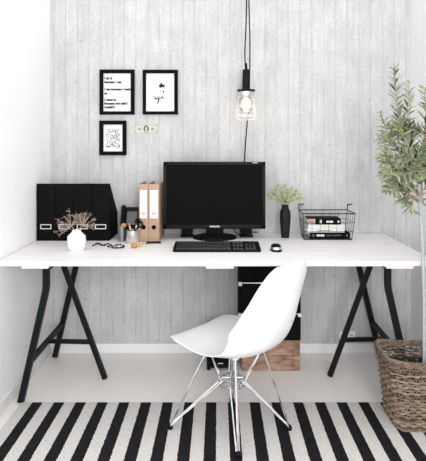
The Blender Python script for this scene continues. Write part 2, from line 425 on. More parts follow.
for k, (za, zb, lab) in enumerate(((cz, .325, 'black storage box resting directly on the wooden crate, lowest of its stack'),
                                   (.325, .50, 'black storage box in the middle of the stack under the desk'),
                                   (.50, .66, 'black storage box on top of the stack, just below the desk'))):
    t = thing('storage_box', lab, 'box', (.293, y0 + .11, za), 'black storage boxes stacked on the crate')
    xa, xb = .119, .467
    bm = B(); box(bm, xa, xb, y0, y0 + .23, za + .001, zb - .012, .003); obj('box_body', bm, 'black', t)
    bm = B(); box(bm, xa - .002, xb + .002, y0 - .002, y0 + .232, zb - .0115, zb - .001, .003); obj('lid', bm, 'black', t)
    if k < 2: obj('edge_strip', box(B(), xa + .01, xb - .01, y0 - .0035, y0 - .0022, zb - .006, zb - .001), 'silver', t)
    for xx in (xa, xb):
        s = 1 if xx == xa else -1
        bm = B(); box(bm, min(xx - s * .004, xx + s * .016), max(xx - s * .004, xx + s * .016), y0 - .0045, y0 + .02, zb - .02, zb - .0008, .001)
        obj('corner_clip', bm, 'logo', t, label='white corner clip')

d2 = 2.846; ys = d2 - D
t = thing('speaker', 'black speaker box on the floor under the desk, left of the wooden crate', 'speaker', (.007, ys + .08, 0))
xa, xb = X(206.6, d2), X(232.4, d2)
obj('cabinet', box(B(), xa, xb, ys, ys + .17, .014, .225, .004), 'blackplastic', t)
obj('front_grille', box(B(), xa + .012, xb - .012, ys - .004, ys - .0002, .03, .21, .002), 'black', t)
for xx in (xa + .012, xb - .012):
    for yy in (ys + .015, ys + .155):
        bm = B(); lathe(bm, [(.011, 0), (.011, .0135)], (xx, yy, 0), 12); obj('foot', bm, 'blackplastic', t)
obj('badge', box(B(), X(218, d2), X(223, d2), ys - .0055, ys - .0042, Z(363.6, d2), Z(362.6, d2)), 'logo', t, label='pale badge')

# ------------------------------------------------------------------ pictures on the wall
def frame(name, label, px0, py0, px1, py1, ix0, iy0, ix1, iy1):
    d = 3.085; yb = -.0002; yf = -.020
    a, b_, za, zb = X(px0, d), X(px1, d), Z(py1, d), Z(py0, d)
    ia, ib, iza, izb = X(ix0, d), X(ix1, d), Z(iy1, d), Z(iy0, d)
    t = thing(name, label, 'picture', ((a + b_) / 2, 0, za), 'black framed prints on the concrete wall')
    bm = B()
    out = [(a, za), (b_, za), (b_, zb), (a, zb)]; inn = [(ia, iza), (ib, iza), (ib, izb), (ia, izb)]
    def vv(l, y): return [bm.verts.new((x, y, z)) for x, z in l]
    of, ob, jf, jb = vv(out, yf), vv(out, yb), vv(inn, yf), vv(inn, yb)
    for i in range(4):
        j = (i + 1) % 4
        bm.faces.new((of[i], of[j], jf[j], jf[i])); bm.faces.new((of[i], ob[i], ob[j], of[j]))
        bm.faces.new((jf[i], jf[j], jb[j], jb[i])); bm.faces.new((ob[i], jb[i], jb[j], ob[j]))
    obj('frame', bm, 'black', t)
    obj('paper', box(B(), ia + .0003, ib - .0003, -.008, -.002, iza + .0003, izb - .0003), 'paper', t)
    return t, d
YP = -.0088
t, d = frame('framed_print', 'black framed print with lines of bold black writing, upper left of the pictures', 99.6, 69.6, 134.4, 114.5, 103.2, 73.2, 130.8, 111.4)
k = None
for s, py in (('I do it', 77.9), ('because I can', 81.7), ('I can because I want', 88.9), ('to', 93.0), ('I want to', 99.4), ('because you said I', 103.1), ("couldn't", 106.8)):
    obj('line_of_text', text_bm(s, X(104.2, d), Z(py + 1.3, d), YP, .0205, .95, None, .0014), 'ink', t)

def strokes(bm, d, y, lst):
    """ink strokes as thin raised ribbons: list of ([(px,py),...], width px)"""
    for pts, w in lst:
        q = catmull([(X(a, d), y, Z(b_, d)) for a, b_ in pts], 5) if len(pts) > 2 else [Vector((X(a, d), y, Z(b_, d))) for a, b_ in pts]
        N = len(q); hw = w * d / F / 2 * 1.45; L = []
        for i in range(N):
            tn = (q[min(i + 1, N - 1)] - q[max(i - 1, 0)]).normalized(); nn = Vector((-tn.z, 0, tn.x)) * hw * (0.45 + 0.55 * math.sin(PI * (i + .5) / N))
            L.append((bm.verts.new(q[i] + nn), bm.verts.new(q[i] - nn)))
        for (a, b_), (c, e) in zip(L, L[1:]): bm.faces.new((a, b_, e, c))
    return bm
t, d = frame('framed_print', 'black framed print with a small ink flower sketch, upper right of the pictures', 142.8, 69.8, 177.8, 114.4, 145.9, 73.2, 174.3, 111.4)
obj('ink_stem', strokes(B(), d, YP, [
    ([(154.2, 97.2), (155.2, 98.6), (156.6, 98.7), (157.8, 97.4)], 1.0), ([(157.8, 97.4), (158.6, 99.2), (158.2, 101.6), (156.8, 103.8)], .9),
    ([(158.2, 99.8), (159.8, 98.4), (161.2, 97.0)], .7), ([(161.2, 96.3), (162.4, 97.5), (163.2, 99.2)], .9), ([(160.4, 90.4), (160.9, 91.2)], .9),
    ([(162.8, 90.2), (163.6, 91.6), (163.2, 92.8)], .8), ([(154.0, 97.4), (153.6, 96.2)], .8), ([(158.6, 97.5), (159.4, 96.0)], .7)]), 'ink', t)
obj('ink_flower', strokes(B(), d, YP, [
    ([(159.0, 86.0), (161.0, 85.6), (163.0, 86.6)], 2.0), ([(160.0, 85.8), (161.2, 84.0), (162.2, 83.2)], 1.5), ([(161.6, 86.4), (163.4, 85.4), (165.2, 85.2)], 1.2),
    ([(160.6, 85.0), (162.4, 86.0), (164.0, 87.2)], 1.2), ([(158.8, 86.2), (160.0, 86.9), (161.4, 87.3)], .9)]), 'brownink', t)
t, d = frame('framed_print', 'smallest black framed print with a dense grey scribbled pattern, below the writing print', 99.4, 120.6, 126.2, 155.2, 103.2, 124.5, 122.6, 151.5)
rn = random.Random(4); L = []
for i in range(150):
    a, b_ = rn.uniform(106.2, 119.6), rn.uniform(129, 147.4)
    an = rn.choice([0, PI / 2, PI / 4, -PI / 4, rn.uniform(0, PI)]); l = rn.uniform(.7, 1.9)
    x2, y2 = min(119.9, max(106, a + l * math.cos(an))), min(147.6, max(128.6, b_ + l * math.sin(an)))
    L.append(([(a, b_), ((a + x2) / 2 + rn.uniform(-.3, .3), (b_ + y2) / 2 + rn.uniform(-.3, .3)), (x2, y2)], rn.uniform(.28, .45)))
obj('ink_pattern', strokes(B(), d, YP, L), 'greyink', t)

# one-dollar bill
d = 3.095
t = thing('banknote', 'paper one-dollar bill stuck on the wall right of the smallest frame', 'banknote', P(146, 134, d))
bx0, bx1, bz0, bz1 = X(134, d), X(158.3, d), Z(134.0, d), Z(124.0, d)
bm = B(); box(bm, bx0, bx1, -.0022, -.0001, bz0, bz1); obj('paper', bm, 'bill', t)
bm = B(); w = .0028; m_ = .004
for a, b_, c, e in ((bx0 + m_, bx1 - m_, bz0 + m_, bz0 + m_ + w), (bx0 + m_, bx1 - m_, bz1 - m_ - w, bz1 - m_), (bx0 + m_, bx0 + m_ + w, bz0 + m_, bz1 - m_), (bx1 - m_ - w, bx1 - m_, bz0 + m_, bz1 - m_)):
    box(bm, a, b_, -.0026, -.0022, c, e)
obj('border', bm, 'billgreen', t)
def disc(bm, c, rx, rz, y, n=24):
    bm.faces.new([bm.verts.new((c.x + rx * math.cos(2 * PI * k / n), y, c.z + rz * math.sin(2 * PI * k / n))) for k in range(n)]); return bm
ctr = P(146.1, 129, d)
bm = B(); disc(bm, ctr, .0165, .0225, -.00265); obj('portrait_oval', bm, 'billink', t)
bm = B(); disc(bm, ctr + Vector((0, 0, .003)), .0072, .011, -.0029); disc(bm, ctr + Vector((0, 0, -.014)), .0095, .006, -.0028); obj('portrait', bm, 'bill', t)
for px in (139.6, 152.6): bm = B(); disc(bm, P(px, 129, d), .0095, .0095, -.00265); obj('seal', bm, 'billgreen', t)
for px, py in ((135.1, 126.2), (156.0, 126.2), (135.1, 133.0), (156.0, 133.0)):
    obj('numeral', text_bm('1', X(px, d), Z(py, d), -.0029, .014, 1.2, None, .0006), 'billink', t)

# ------------------------------------------------------------------ magazine files
def magazine_file(x0, yf, w, h, dep, label):
    t = thing('magazine_file', label, 'magazine file', (x0, yf, DESK_Z), 'black magazine files at the left end of the desk')
    z = DESK_Z; T = .003
    prof = [(yf, z + .001), (yf + dep, z + .001), (yf + dep, z + .13), (yf + .012, z + h), (yf, z + h)]
    bm = B()
    prism(bm, [(x0 + .0006, y, zz) for y, zz in prof], (T, 0, 0))
    prism(bm, [(x0 + w - .0006 - T, y, zz) for y, zz in prof], (T, 0, 0))
    obj('side_panel', bm, 'black_side', t)
    obj('spine', box(B(), x0 + .0016, x0 + w - .0016, yf - .003, yf + .0002, z + .0008, z + h + .0005, .0008), 'black', t)
    bm = B(); box(bm, x0 + T + .001, x0 + w - T - .001, yf + dep - T, yf + dep, z + .001, z + .128); box(bm, x0 + T + .001, x0 + w - T - .001, yf + .001, yf + dep - T, z + .001, z + .004)
    obj('back_and_base', bm, 'black_side', t)
    lx, lz = x0 + w * .52, Z(226.6, yf + D); hw, hh, e = .031, .0135, .0042
    bm = B()
    for a, b_, c, g in ((-hw, hw, hh - e, hh), (-hw, hw, -hh, -hh + e), (-hw, -hw + e, -hh, hh), (hw - e, hw, -hh, hh)):
        box(bm, lx + a, lx + b_, yf - .0056, yf - .0031, lz + c, lz + g)
    lh = obj('label_holder', bm, 'logo', t, label='pale metal label holder')
    obj('label_card', box(B(), lx - hw + e, lx + hw - e, yf - .0042, yf - .0031, lz - hh + e, lz + hh - e), 'black', lh)
    obj('papers', box(B(), x0 + .008, x0 + w - .02, yf + .03, yf + dep - .006, z + .005, z + .12), 'paper', t)
    return t
yf = -.238; w = .1035; x0 = XL + .004
g0 = magazine_file(x0, yf, w, .324, .235, 'black magazine file against the left wall, first from the left of four')
for k, lab in enumerate(('black magazine file second from the left wall, behind the left dried flower head', 'black magazine file third from the left wall, behind the right dried flower head',
                         'black magazine file farthest from the left wall, with its slanted side showing')):
    dup(g0, (x0 + (k + 1) * w, yf, DESK_Z), 0, lab)

# white faceted vase with dried flowers
dv = 2.61; vx, vy = X(76.6, dv), dv - D
bm = B(); n = 10
prof = [(.036, 0), (.044, .012), (.049, .05), (.046, .072), (.024, .094), (.022, .104), (.019, .104), (.018, .09)]
rings = []
for i, (r, z) in enumerate(prof):
    off = PI / n if i in (1, 3) else 0
    rings.append([bm.verts.new((vx + r * math.cos(2 * PI * k / n + off), vy + r * math.sin(2 * PI * k / n + off), DESK_Z + .0005 + z)) for k in range(n)])
for i, (A, Bq) in enumerate(zip(rings, rings[1:])):
    oa = PI / n if i in (1, 3) else 0; ob_ = PI / n if i + 1 in (1, 3) else 0
    for k in range(n):
        if oa == ob_: bm.faces.new((A[k], A[(k + 1) % n], Bq[(k + 1) % n], Bq[k]))
        elif ob_ > oa: bm.faces.new((A[k], A[(k + 1) % n], Bq[k])); bm.faces.new((A[(k + 1) % n], Bq[(k + 1) % n], Bq[k]))
        else: bm.faces.new((A[k], A[(k + 1) % n], Bq[(k + 1) % n])); bm.faces.new((A[k], Bq[(k + 1) % n], Bq[k]))
bm.faces.new(rings[0][::-1]); bm.faces.new(rings[-1])
v = obj('vase', bm, 'ceramic', None, (vx, vy, DESK_Z), smooth=12); tag(v, 'small white faceted vase holding dried flowers in front of the black magazine files', 'vase')

def umbel(root, base, hub, R, nrays, mstem, mhead, rnd, spread=1.1, sub=6, heads=.0035, thick=.0012, flat=.75, squash=1.0):
    bm = B(); tube(bm, bez(base, base + (hub - base) * .35 + Vector((0, 0, .02)), base + (hub - base) * .75, hub, 8), thick * 1.5, 6)
    hb = B(); axis = (hub - base).normalized()
    for i in range(nrays):
        th = i * 2.39996; ph = spread * math.sqrt((i + .5) / nrays)
        dirv = Vector((math.sin(ph) * math.cos(th), math.sin(ph) * math.sin(th), math.cos(ph) * squash))
        q = axis.to_track_quat('Z', 'Y'); dirv = q @ dirv
        L = R * (flat + (1 - flat) * rnd.random())
        tip = hub + dirv * L
        tube(bm, bez(hub, hub + dirv * L * .4 + Vector((0, 0, -.004)), hub + dirv * L * .75, tip, 4), thick * .7, 5)
        for j in range(sub):
            o2 = Vector((rnd.gauss(0, 1), rnd.gauss(0, 1), rnd.gauss(.2, .8))).normalized() * R * .17
            tube(bm, [tip, tip + o2], thick * .5, 4)
            ball(hb, tip + o2, heads * rnd.uniform(.7, 1.3), 1)
    obj('stem', bm, mstem, root); obj('flower_head', hb, mhead, root)['kind'] = 'stuff'
rnd = random.Random(3)
base = Vector((vx, vy, DESK_Z + .085))
t = thing('dried_flower', 'dried brown flower umbel leaning left out of the white vase', 'dried flower', base, 'dried flowers in the white vase')
umbel(t, base + Vector((-.006, 0, 0)), P(71, 226, dv), .088, 24, 'dried', 'driedhead', rnd, 1.75, 5, .0019, .0016, .6)
t = thing('dried_flower', 'dried brown flower umbel leaning right out of the white vase', 'dried flower', base, 'dried flowers in the white vase')
umbel(t, base + Vector((.006, .004, 0)), P(82.5, 226, dv), .074, 20, 'dried', 'driedhead', rnd, 1.35, 5, .0019, .0016, .6)

# black desk telephone behind the tins
dt = 2.93; yt = dt - D
t = thing('telephone', 'black desk telephone standing between the magazine files and the brown binders', 'telephone', (X(129, dt), yt + .04, DESK_Z))
xa, xb = X(120, dt), X(138.2, dt)
bm = B(); prism(bm, [(xa, yt - .02, DESK_Z + .001), (xa, yt + .09, DESK_Z + .001), (xa, yt + .09, DESK_Z + .165), (xa, yt + .055, DESK_Z + .178), (xa, yt + .04, DESK_Z + .172), (xa, yt - .02, DESK_Z + .04)], (xb - xa, 0, 0))
bmesh.ops.bevel(bm, geom=list(bm.edges), offset=.006, segments=3, affect='EDGES'); obj('body', bm, 'blackplastic', t)
xm = X(126.5, dt)
nrm = Vector((0, -.91, .41))
def onf(x, s, out): 
    p = Vector((x, yt - .02, DESK_Z + .04)).lerp(Vector((x, yt + .04, DESK_Z + .172)), s); return p + nrm * out
bm = B(); a = [onf(xm, .3, .0005), onf(xb - .008, .3, .0005), onf(xb - .008, .85, .0005), onf(xm, .85, .0005)]; prism(bm, a, nrm * .003); obj('display', bm, 'greyglossy', t)
bm = B(); xh = X(123, dt); tube(bm, [onf(xh, -.05, .012), onf(xh, .1, .02), onf(xh, .25, .03), onf(xh, .75, .03), onf(xh, .95, .02), onf(xh, 1.06, .014)], [.011, .015, .010, .010, .015, .011], 12); obj('handset', bm, 'blackplastic', t)

# tins and small things
dd = 2.83; cx, cy = X(121.2, dd), dd - D + .02
bm = B(); pr = [(.017, .0)]
for i in range(8): pr += [(.0200, .003 + i * .0105), (.0200, .0082 + i * .0105), (.0158, .0086 + i * .0105), (.0158, .0130 + i * .0105)]
pr += [(.0145, .0885), (.0145, .02)]
lathe(bm, pr, (cx, cy, DESK_Z + .0005), 20); o = obj('ribbed_tin', bm, 'grey', None, (cx, cy, DESK_Z)); tag(o, 'narrow grey tin with ribbed sides next to the magazine files', 'tin')
t = thing('wooden_stamp', 'orange wooden stamp with a round knob sticking out of the ribbed tin', 'stamp', (cx, cy, DESK_Z + .03))
bm = B(); lathe(bm, [(.008, 0), (.0075, .04), (.005, .052)], (cx + .004, cy - .001, DESK_Z + .0215), 12); obj('handle', bm, 'orange', t)
bm = B(); ball(bm, (cx + .012, cy - .006, DESK_Z + .090), .017, 2, (1, 1, .8)); obj('knob', bm, 'orange', t)
dd = 2.77; cx, cy = X(131.6, dd), dd - D + .03
bm = B(); lathe(bm, [(.034, 0), (.0355, .003), (.0355, .066), (.0368, .0675), (.0368, .070), (.0340, .070), (.0335, .006)], (cx, cy, DESK_Z + .0005), 28)
o = obj('metal_can', bm, 'silver', None, (cx, cy, DESK_Z)); tag(o, 'shiny silver metal can holding scissors in front of the brown binders', 'can')
t = thing('scissors', 'black handled scissors standing in the silver can', 'scissors', (cx + .012, cy, DESK_Z + .01))
for k, (ox, hz) in enumerate(((.026, .115), (.040, .098))):
    bm = B(); tube(bm, [Vector((cx - .004 + k * .006, cy + k * .004, DESK_Z + .010)), Vector((cx + ox, cy + k * .004, DESK_Z + hz - .012))], [.001, .003], 6); obj('blade', bm, 'silver', t)
    bm = B(); c0 = Vector((cx + ox + .003, cy + k * .004, DESK_Z + hz + .003))
    tube(bm, [c0 + Vector((.011 * math.cos(a * PI / 8), 0, .015 * math.sin(a * PI / 8))) for a in range(16)], .0052, 8, True); obj('handle_loop', bm, 'blackplastic', t)
t = thing('marker_pen', 'dark marker pen leaning in the silver can', 'pen', (cx - .01, cy, DESK_Z + .01))
bm = B(); tube(bm, [Vector((cx, cy + .01, DESK_Z + .009)), Vector((cx - .018, cy + .014, DESK_Z + .088))], .0055, 10); obj('barrel', bm, 'brass', t)
bm = B(); tube(bm, [Vector((cx - .018, cy + .014, DESK_Z + .0885)), Vector((cx - .022, cy + .015, DESK_Z + .105))], .0062, 10); obj('cap', bm, 'orange', t)
t = thing('marker_pen', 'slim black pen tilted to the right in the silver can', 'pen', (cx + .01, cy, DESK_Z + .01))
bm = B(); tube(bm, [Vector((cx - .01, cy - .012, DESK_Z + .009)), Vector((cx + .020, cy - .016, DESK_Z + .085))], .004, 10); obj('barrel', bm, 'black', t)
bm = B(); tube(bm, [Vector((cx + .020, cy - .016, DESK_Z + .0855)), Vector((cx + .026, cy - .017, DESK_Z + .1))], .005, 10); obj('cap', bm, 'silver', t)

dd = on_desk(248.2); c = Vector((X(133.8, dd), dd - D, DESK_Z))
t = thing('wooden_spool', 'small orange wooden spool lying in front of the silver can', 'spool', c)
bm = B(); lathe(bm, [(.009, 0), (.0165, .004), (.0180, .012), (.0165, .020), (.009, .0245)], c + Vector((0, .012, .0005)), 20); obj('body', bm, 'orange', t)
bm = B(); lathe(bm, [(.0055, 0), (.0055, .004)], c + Vector((0, .012, .0252)), 12); obj('cap', bm, 'brass', t)
t = thing('brass_clip', 'small brass clip lying right of the orange spool', 'clip', c + Vector((.045, .01, 0)))
q = Vector((X(142.5, 2.7), 2.7 - D, DESK_Z))
bm = B(); box(bm, q.x - .022, q.x + .016, q.y - .012, q.y + .008, DESK_Z + .0005, DESK_Z + .010, .003); obj('clip_body', bm, 'brass', t)
bm = B(); tube(bm, [q + Vector((.012 + .013 * math.cos(a * PI / 6), .011 * math.sin(a * PI / 6) + .002, .0125)) for a in range(12)], .0019, 6, True); obj('wire_loop', bm, 'brass', t)
# bead necklace: beads threaded on a cord
rn = random.Random(9); pts = catmull([(X(a, on_desk(b_)), on_desk(b_) - D, DESK_Z + .006) for a, b_ in ((93, 246.5), (98, 244.5), (103, 246.4), (108, 244.8), (113, 247.2), (119, 245.4), (124, 247.4), (120, 248.8), (114, 248.8), (108, 247.6))], 8)
t = thing('bead_necklace', 'string of small black beads lying left of the tins', 'necklace', pts[40])
bm = B(); tube(bm, pts, .001, 5); obj('cord', bm, 'black', t)
bm = B()
for i, p in enumerate(pts[::2]): ball(bm, p, rn.choice((.004, .0052, .0056, .003)) if i % 3 else .0056, 1)
ob = obj('beads', bm, 'blackplastic', t)
# pen in front of the binders
dd = on_desk(243.4); a = Vector((X(144.5, dd), dd - D - .012, DESK_Z + .0062)); b_ = Vector((X(160.8, dd), dd - D + .002, DESK_Z + .0062))
t = thing('ballpoint_pen', 'black pen lying flat on the desk at the foot of the binders', 'pen', a)
bm = B(); tube(bm, [a.lerp(b_, .12), a.lerp(b_, .7)], .0055, 10); obj('barrel', bm, 'blackplastic', t)
bm = B(); tube(bm, [a.lerp(b_, .705), b_], .006, 10); obj('cap', bm, 'blackplastic', t)
bm = B(); tube(bm, [a, a.lerp(b_, .115)], [.0015, .005], 10); obj('tip', bm, 'silver', t)

# ------------------------------------------------------------------ ring binders
db = 2.825; yb = db - D
def binder(x0, x1, label):
    h = .325; z = DESK_Z
    t = thing('ring_binder', label, 'binder', (x0, yb, z), 'brown cardboard ring binders')
    T = .0022
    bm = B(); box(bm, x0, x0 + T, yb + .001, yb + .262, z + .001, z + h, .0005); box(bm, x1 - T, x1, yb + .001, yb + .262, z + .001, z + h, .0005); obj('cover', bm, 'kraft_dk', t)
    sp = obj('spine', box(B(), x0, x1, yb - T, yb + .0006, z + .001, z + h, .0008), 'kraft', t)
    m_ = (x0 + x1) / 2; hw = (x1 - x0) * .37
    obj('label_card', box(B(), m_ - hw, m_ + hw, yb - T - .0014, yb - T - .0002, Z(218.3, db), Z(190, db), .0004), 'paper', t, label='white label card')
    mk = B()
    for py in (212.2, 213.4, 214.4): box(mk, m_ - hw * .55, m_ + hw * .5, yb - T - .0018, yb - T - .0014, Z(py + .35, db), Z(py, db))
    obj('printed_lines', mk, 'greyink', t.children[-1])
    c = Vector((m_, yb - T - .0015, Z(227.2, db)))
    bm = B(); tube(bm, [c + Vector((.0095 * math.cos(a * PI / 10), 0, .0095 * math.sin(a * PI / 10))) for a in range(20)], .0032, 8, True); rg = obj('finger_ring', bm, 'silver', t, label='black finger ring')
    rg.data.materials[0] = MT['black']
    bm = B(); disc(bm, c, .0095, .0095, c.y + .0006); obj('finger_hole', bm, 'black', rg)
    obj('papers', box(B(), x0 + .006, x1 - .006, yb + .03, yb + .25, z + .012, z + .305), 'pages', t)
    return t
binder(X(139, db), X(148.2, db), 'brown cardboard ring binder on the left, next to the telephone')
binder(X(148.5, db), X(159.3, db), 'brown cardboard ring binder on the right, next to the monitor')

# ------------------------------------------------------------------ computer
dm = 2.90; ym = dm - D
mon = thing('monitor', 'wide black computer monitor with dark screen standing on the desk', 'monitor', (X(214.5, dm), ym, DESK_Z))
xa, xb, za, zb = X(163.2, dm), X(265.6, dm), Z(229.0, dm), Z(161.8, dm)
bm = B(); box(bm, xa, xb, ym, ym + .03, za, zb, .006)
obj('housing', bm, 'blackplastic', mon)
bm = B(); bz = .018
for a, b_, c, e in ((xa + .001, xb - .001, zb - bz, zb - .001), (xa + .001, xb - .001, za + .001, za + .024), (xa + .001, xa + bz, za + .001, zb - .001), (xb - bz, xb - .001, za + .001, zb - .001)):
    box(bm, a, b_, ym - .004, ym + .004, c, e, .0015)
obj('bezel', bm, 'blackplastic', mon)
obj('screen', box(B(), xa + bz, xb - bz, ym - .0012, ym + .002, za + .024, zb - bz), 'screen', mon)
obj('brand_lettering', text_bm('SAMSUNG', X(214.7, dm), Z(227.1, dm), ym - .0046, .0125, 1.0, None, .0005, 'CENTER'), 'logo', mon)
obj('energy_sticker', box(B(), X(252.6, dm), X(257.5, dm), ym - .0048, ym - .0042, Z(163.2, dm), Z(162.3, dm)), 'sticker', mon, label='small blue sticker')
obj('back_shell', box(B(), xa + .09, xb - .09, ym + .0302, ym + .07, za + .05, zb - .06, .02, 3), 'blackplastic', mon)
sx = X(214.8, dm)
bm = B(); box(bm, sx - .052, sx + .052, ym + .035, ym + .062, DESK_Z + .02, za + .12, .006); obj('neck', bm, 'blackplastic', mon)
bm = B(); lathe(bm, [(.128, 0), (.128, .008), (.12, .014), (.07, .024), (.05, .026)], (0, 0, 0), 40)
for v_ in bm.verts: v_.co = Vector((sx + v_.co.x, ym + .045 + v_.co.y * .80, DESK_Z + .0006 + v_.co.z))
obj('base', bm, 'blackplastic', mon)

def small_speaker(px0, px1, label):
    d = 2.98; y = d - D; a, b_ = X(px0, d), X(px1, d)
    t = thing('desktop_speaker', label, 'speaker', ((a + b_) / 2, y, DESK_Z), 'small black desktop speakers behind the monitor')
    obj('cabinet', box(B(), a + .003, b_ - .003, y, y + .075, DESK_Z + .016, DESK_Z + .17, .006), 'blackplastic', t)
    obj('foot_plate', box(B(), a - .004, b_ + .004, y - .022, y + .07, DESK_Z + .0008, DESK_Z + .009, .003), 'blackplastic', t)
    bm = B(); box(bm, (a + b_) / 2 - .012, (a + b_) / 2 + .012, y + .012, y + .05, DESK_Z + .0085, DESK_Z + .0165); obj('foot_neck', bm, 'blackplastic', t)
    c = Vector(((a + b_) / 2, y - .001, DESK_Z + .07)); bm = B()
    tube(bm, [c + Vector((.021 * math.cos(k * PI / 10), 0, .021 * math.sin(k * PI / 10))) for k in range(20)], .003, 6, True); obj('driver_ring', bm, 'greyglossy', t)
small_speaker(181, 193.2, 'small black desktop speaker peeking out below the left half of the monitor')
small_speaker(240, 252.4, 'small black desktop speaker peeking out below the right half of the monitor')
bm = B(); tube(bm, catmull([P(226, 226, 2.99), P(233, 228.5, 2.985), P(238, 234.5, 2.985), (X(246, 3.06), -.03, DESK_Z + .012), (X(258, 3.07), -.025, DESK_Z + .012)], 8), .003, 6)
o = obj('cable', bm, 'black', None, P(230, 236, 2.99)); tag(o, 'thin black cable hanging behind the monitor base on the right', 'cable')

# keyboard
yk = -.552; xa, xb = X(172.8, 2.56), X(261.0, 2.56); kd = .158
kb = thing('keyboard', 'black computer keyboard on the desk in front of the monitor', 'keyboard', ((xa + xb) / 2, yk, DESK_Z))
def kz(y): return DESK_Z + .012 + (y - yk) / kd * .016
bm = B(); prism(bm, [(xa, yk, DESK_Z + .001), (xa, yk + kd, DESK_Z + .001), (xa, yk + kd, kz(yk + kd)), (xa, yk, kz(yk))], (xb - xa, 0, 0))
bmesh.ops.bevel(bm, geom=list(bm.edges), offset=.004, segments=2, affect='EDGES'); obj('body', bm, 'blackplastic', kb)
kmesh = {}
def add_key(x, y, w, dpt):
    kk = (round(w, 4), round(dpt, 4))
    if kk not in kmesh:
        bm = B(); box(bm, -w / 2, w / 2, -dpt / 2, dpt / 2, 0, .006)
        for v_ in bm.verts:
            if v_.co.z > .003: v_.co.x *= 1 - .004 / w; v_.co.y *= 1 - .004 / dpt
        me = bpy.data.meshes.new('key'); bm.to_mesh(me); bm.free(); me.materials.append(MT['key']); kmesh[kk] = me
    o = bpy.data.objects.new('key', kmesh[kk]); C.objects.link(o); o.parent = kb
    o.location = Vector((x, y, kz(y) - .0002)) - kb.location; o.rotation_euler = (math.atan(.016 / kd), 0, 0)
u = .0190; xs0 = xa + .012
rows = [(.018, [1.25, 1.25, 1.25, 6.25, 1.25, 1.25, 1.25, 1.25]), (.037, [2.25] + [1] * 10 + [2.75]), (.056, [1.75] + [1] * 11 + [2.25]),
        (.075, [1.5] + [1] * 12 + [1.5]), (.094, [1] * 13 + [2]), (.128, [1.15] * 13)]
for oy, ws in rows:
    x = xs0
    for w_ in ws: add_key(x + w_ * u / 2, yk + oy, w_ * u - .0032, .0155); x += w_ * u
x1 = xs0 + 15.35 * u
for i in range(3): add_key(x1 + (i + .5) * u, yk + .018, u - .0022, .0165)
add_key(x1 + 1.5 * u, yk + .037, u - .0022, .0165)
for oy in (.075, .094, .128):
    for i in range(3): add_key(x1 + (i + .5) * u, yk + oy, u - .0022, .0165)
x2 = x1 + 3.35 * u
for oy in (.018, .037, .056, .075, .094):
    for i in range(3): add_key(x2 + (i + .5) * u, yk + oy, u - .0022, .0165)

# mouse
dmo = 2.60; c = Vector((X(276, dmo), dmo - D, DESK_Z))
mo = thing('computer_mouse', 'black and silver computer mouse on the desk right of the keyboard', 'mouse', c)
def mouse_shell(bm, lo, hi, grow=0):
    nu, nv = 20, 8; rings = []
    for j in range(nv + 1):
        ph = lo + (hi - lo) * j / nv; rr = math.cos(ph) ** .55; zz = math.sin(ph)
        rings.append([bm.verts.new((c.x + (.029 + grow) * rr * math.copysign(abs(math.cos(a)) ** .8, math.cos(a)), c.y + (.053 + grow) * rr * math.copysign(abs(math.sin(a)) ** .85, math.sin(a)),
                      c.z + .001 + .034 * zz * (1 - .22 * rr * math.sin(a)))) for a in [2 * PI * k / nu for k in range(nu)]])
    for A, Bq in zip(rings, rings[1:]):
        for k in range(nu): bm.faces.new((A[k], A[(k + 1) % nu], Bq[(k + 1) % nu], Bq[k]))
    bm.faces.new(rings[0][::-1]); bm.faces.new(rings[-1]); return bm
obj('body', mouse_shell(B(), 0, 1.5), 'blackplastic', mo)
obj('silver_band', mouse_shell(B(), .28, .62, .0012), 'silver', mo, label='silver side band')
bm = B(); lathe(bm, [(.006, -.003), (.0075, 0), (.006, .003)], (0, 0, 0), 14); bmesh.ops.rotate(bm, verts=bm.verts, cent=(0, 0, 0), matrix=Matrix.Rotation(PI / 2, 3, 'Y'))
bmesh.ops.translate(bm, verts=bm.verts, vec=c + Vector((0, .026, .027))); obj('scroll_wheel', bm, 'silver', mo)

# ------------------------------------------------------------------ black vase with dill
dv = 2.96; vx, vy = X(285.2, dv), dv - D
bm = B(); pr = [(.021, 0), (.0235, .004)]
keys = [(0, .0235), (.25, .027), (.6, .0315), (.78, .0305), (.9, .0205), (.95, .0195), (1, .0225)]
for i in range(1, 33):
    s = i / 32; r = smoothf(keys, s); pr.append((r + (.0009 if i % 2 and s < .86 else 0), .004 + s * .188))
pr += [(.0185, .192), (.017, .17), (.016, .12)]
lathe(bm, pr, (vx, vy, DESK_Z + .0005), 28); o = obj('vase', bm, 'blackceramic', None, (vx, vy, DESK_Z)); tag(o, 'tall black textured vase holding a yellow-green dill flower, left of the wire basket', 'vase')
base = Vector((vx, vy, DESK_Z + .14)); rnd = random.Random(12)
t = thing('dill_flower', 'large yellow-green dill umbel spreading from the black vase', 'flower', base)
umbel(t, base, P(285.3, 203, dv), .110, 26, 'dillstem', 'dillhead', rnd, 1.38, 8, .0027, .0017, .80)
t = thing('dill_flower', 'small low yellow-green dill sprig drooping right from the black vase', 'flower', base)
umbel(t, base + Vector((.004, -.004, 0)), P(290, 202, dv - .02), .06, 9, 'dillstem', 'dillhead', rnd, 1.0, 6, .0028, .001, .7)

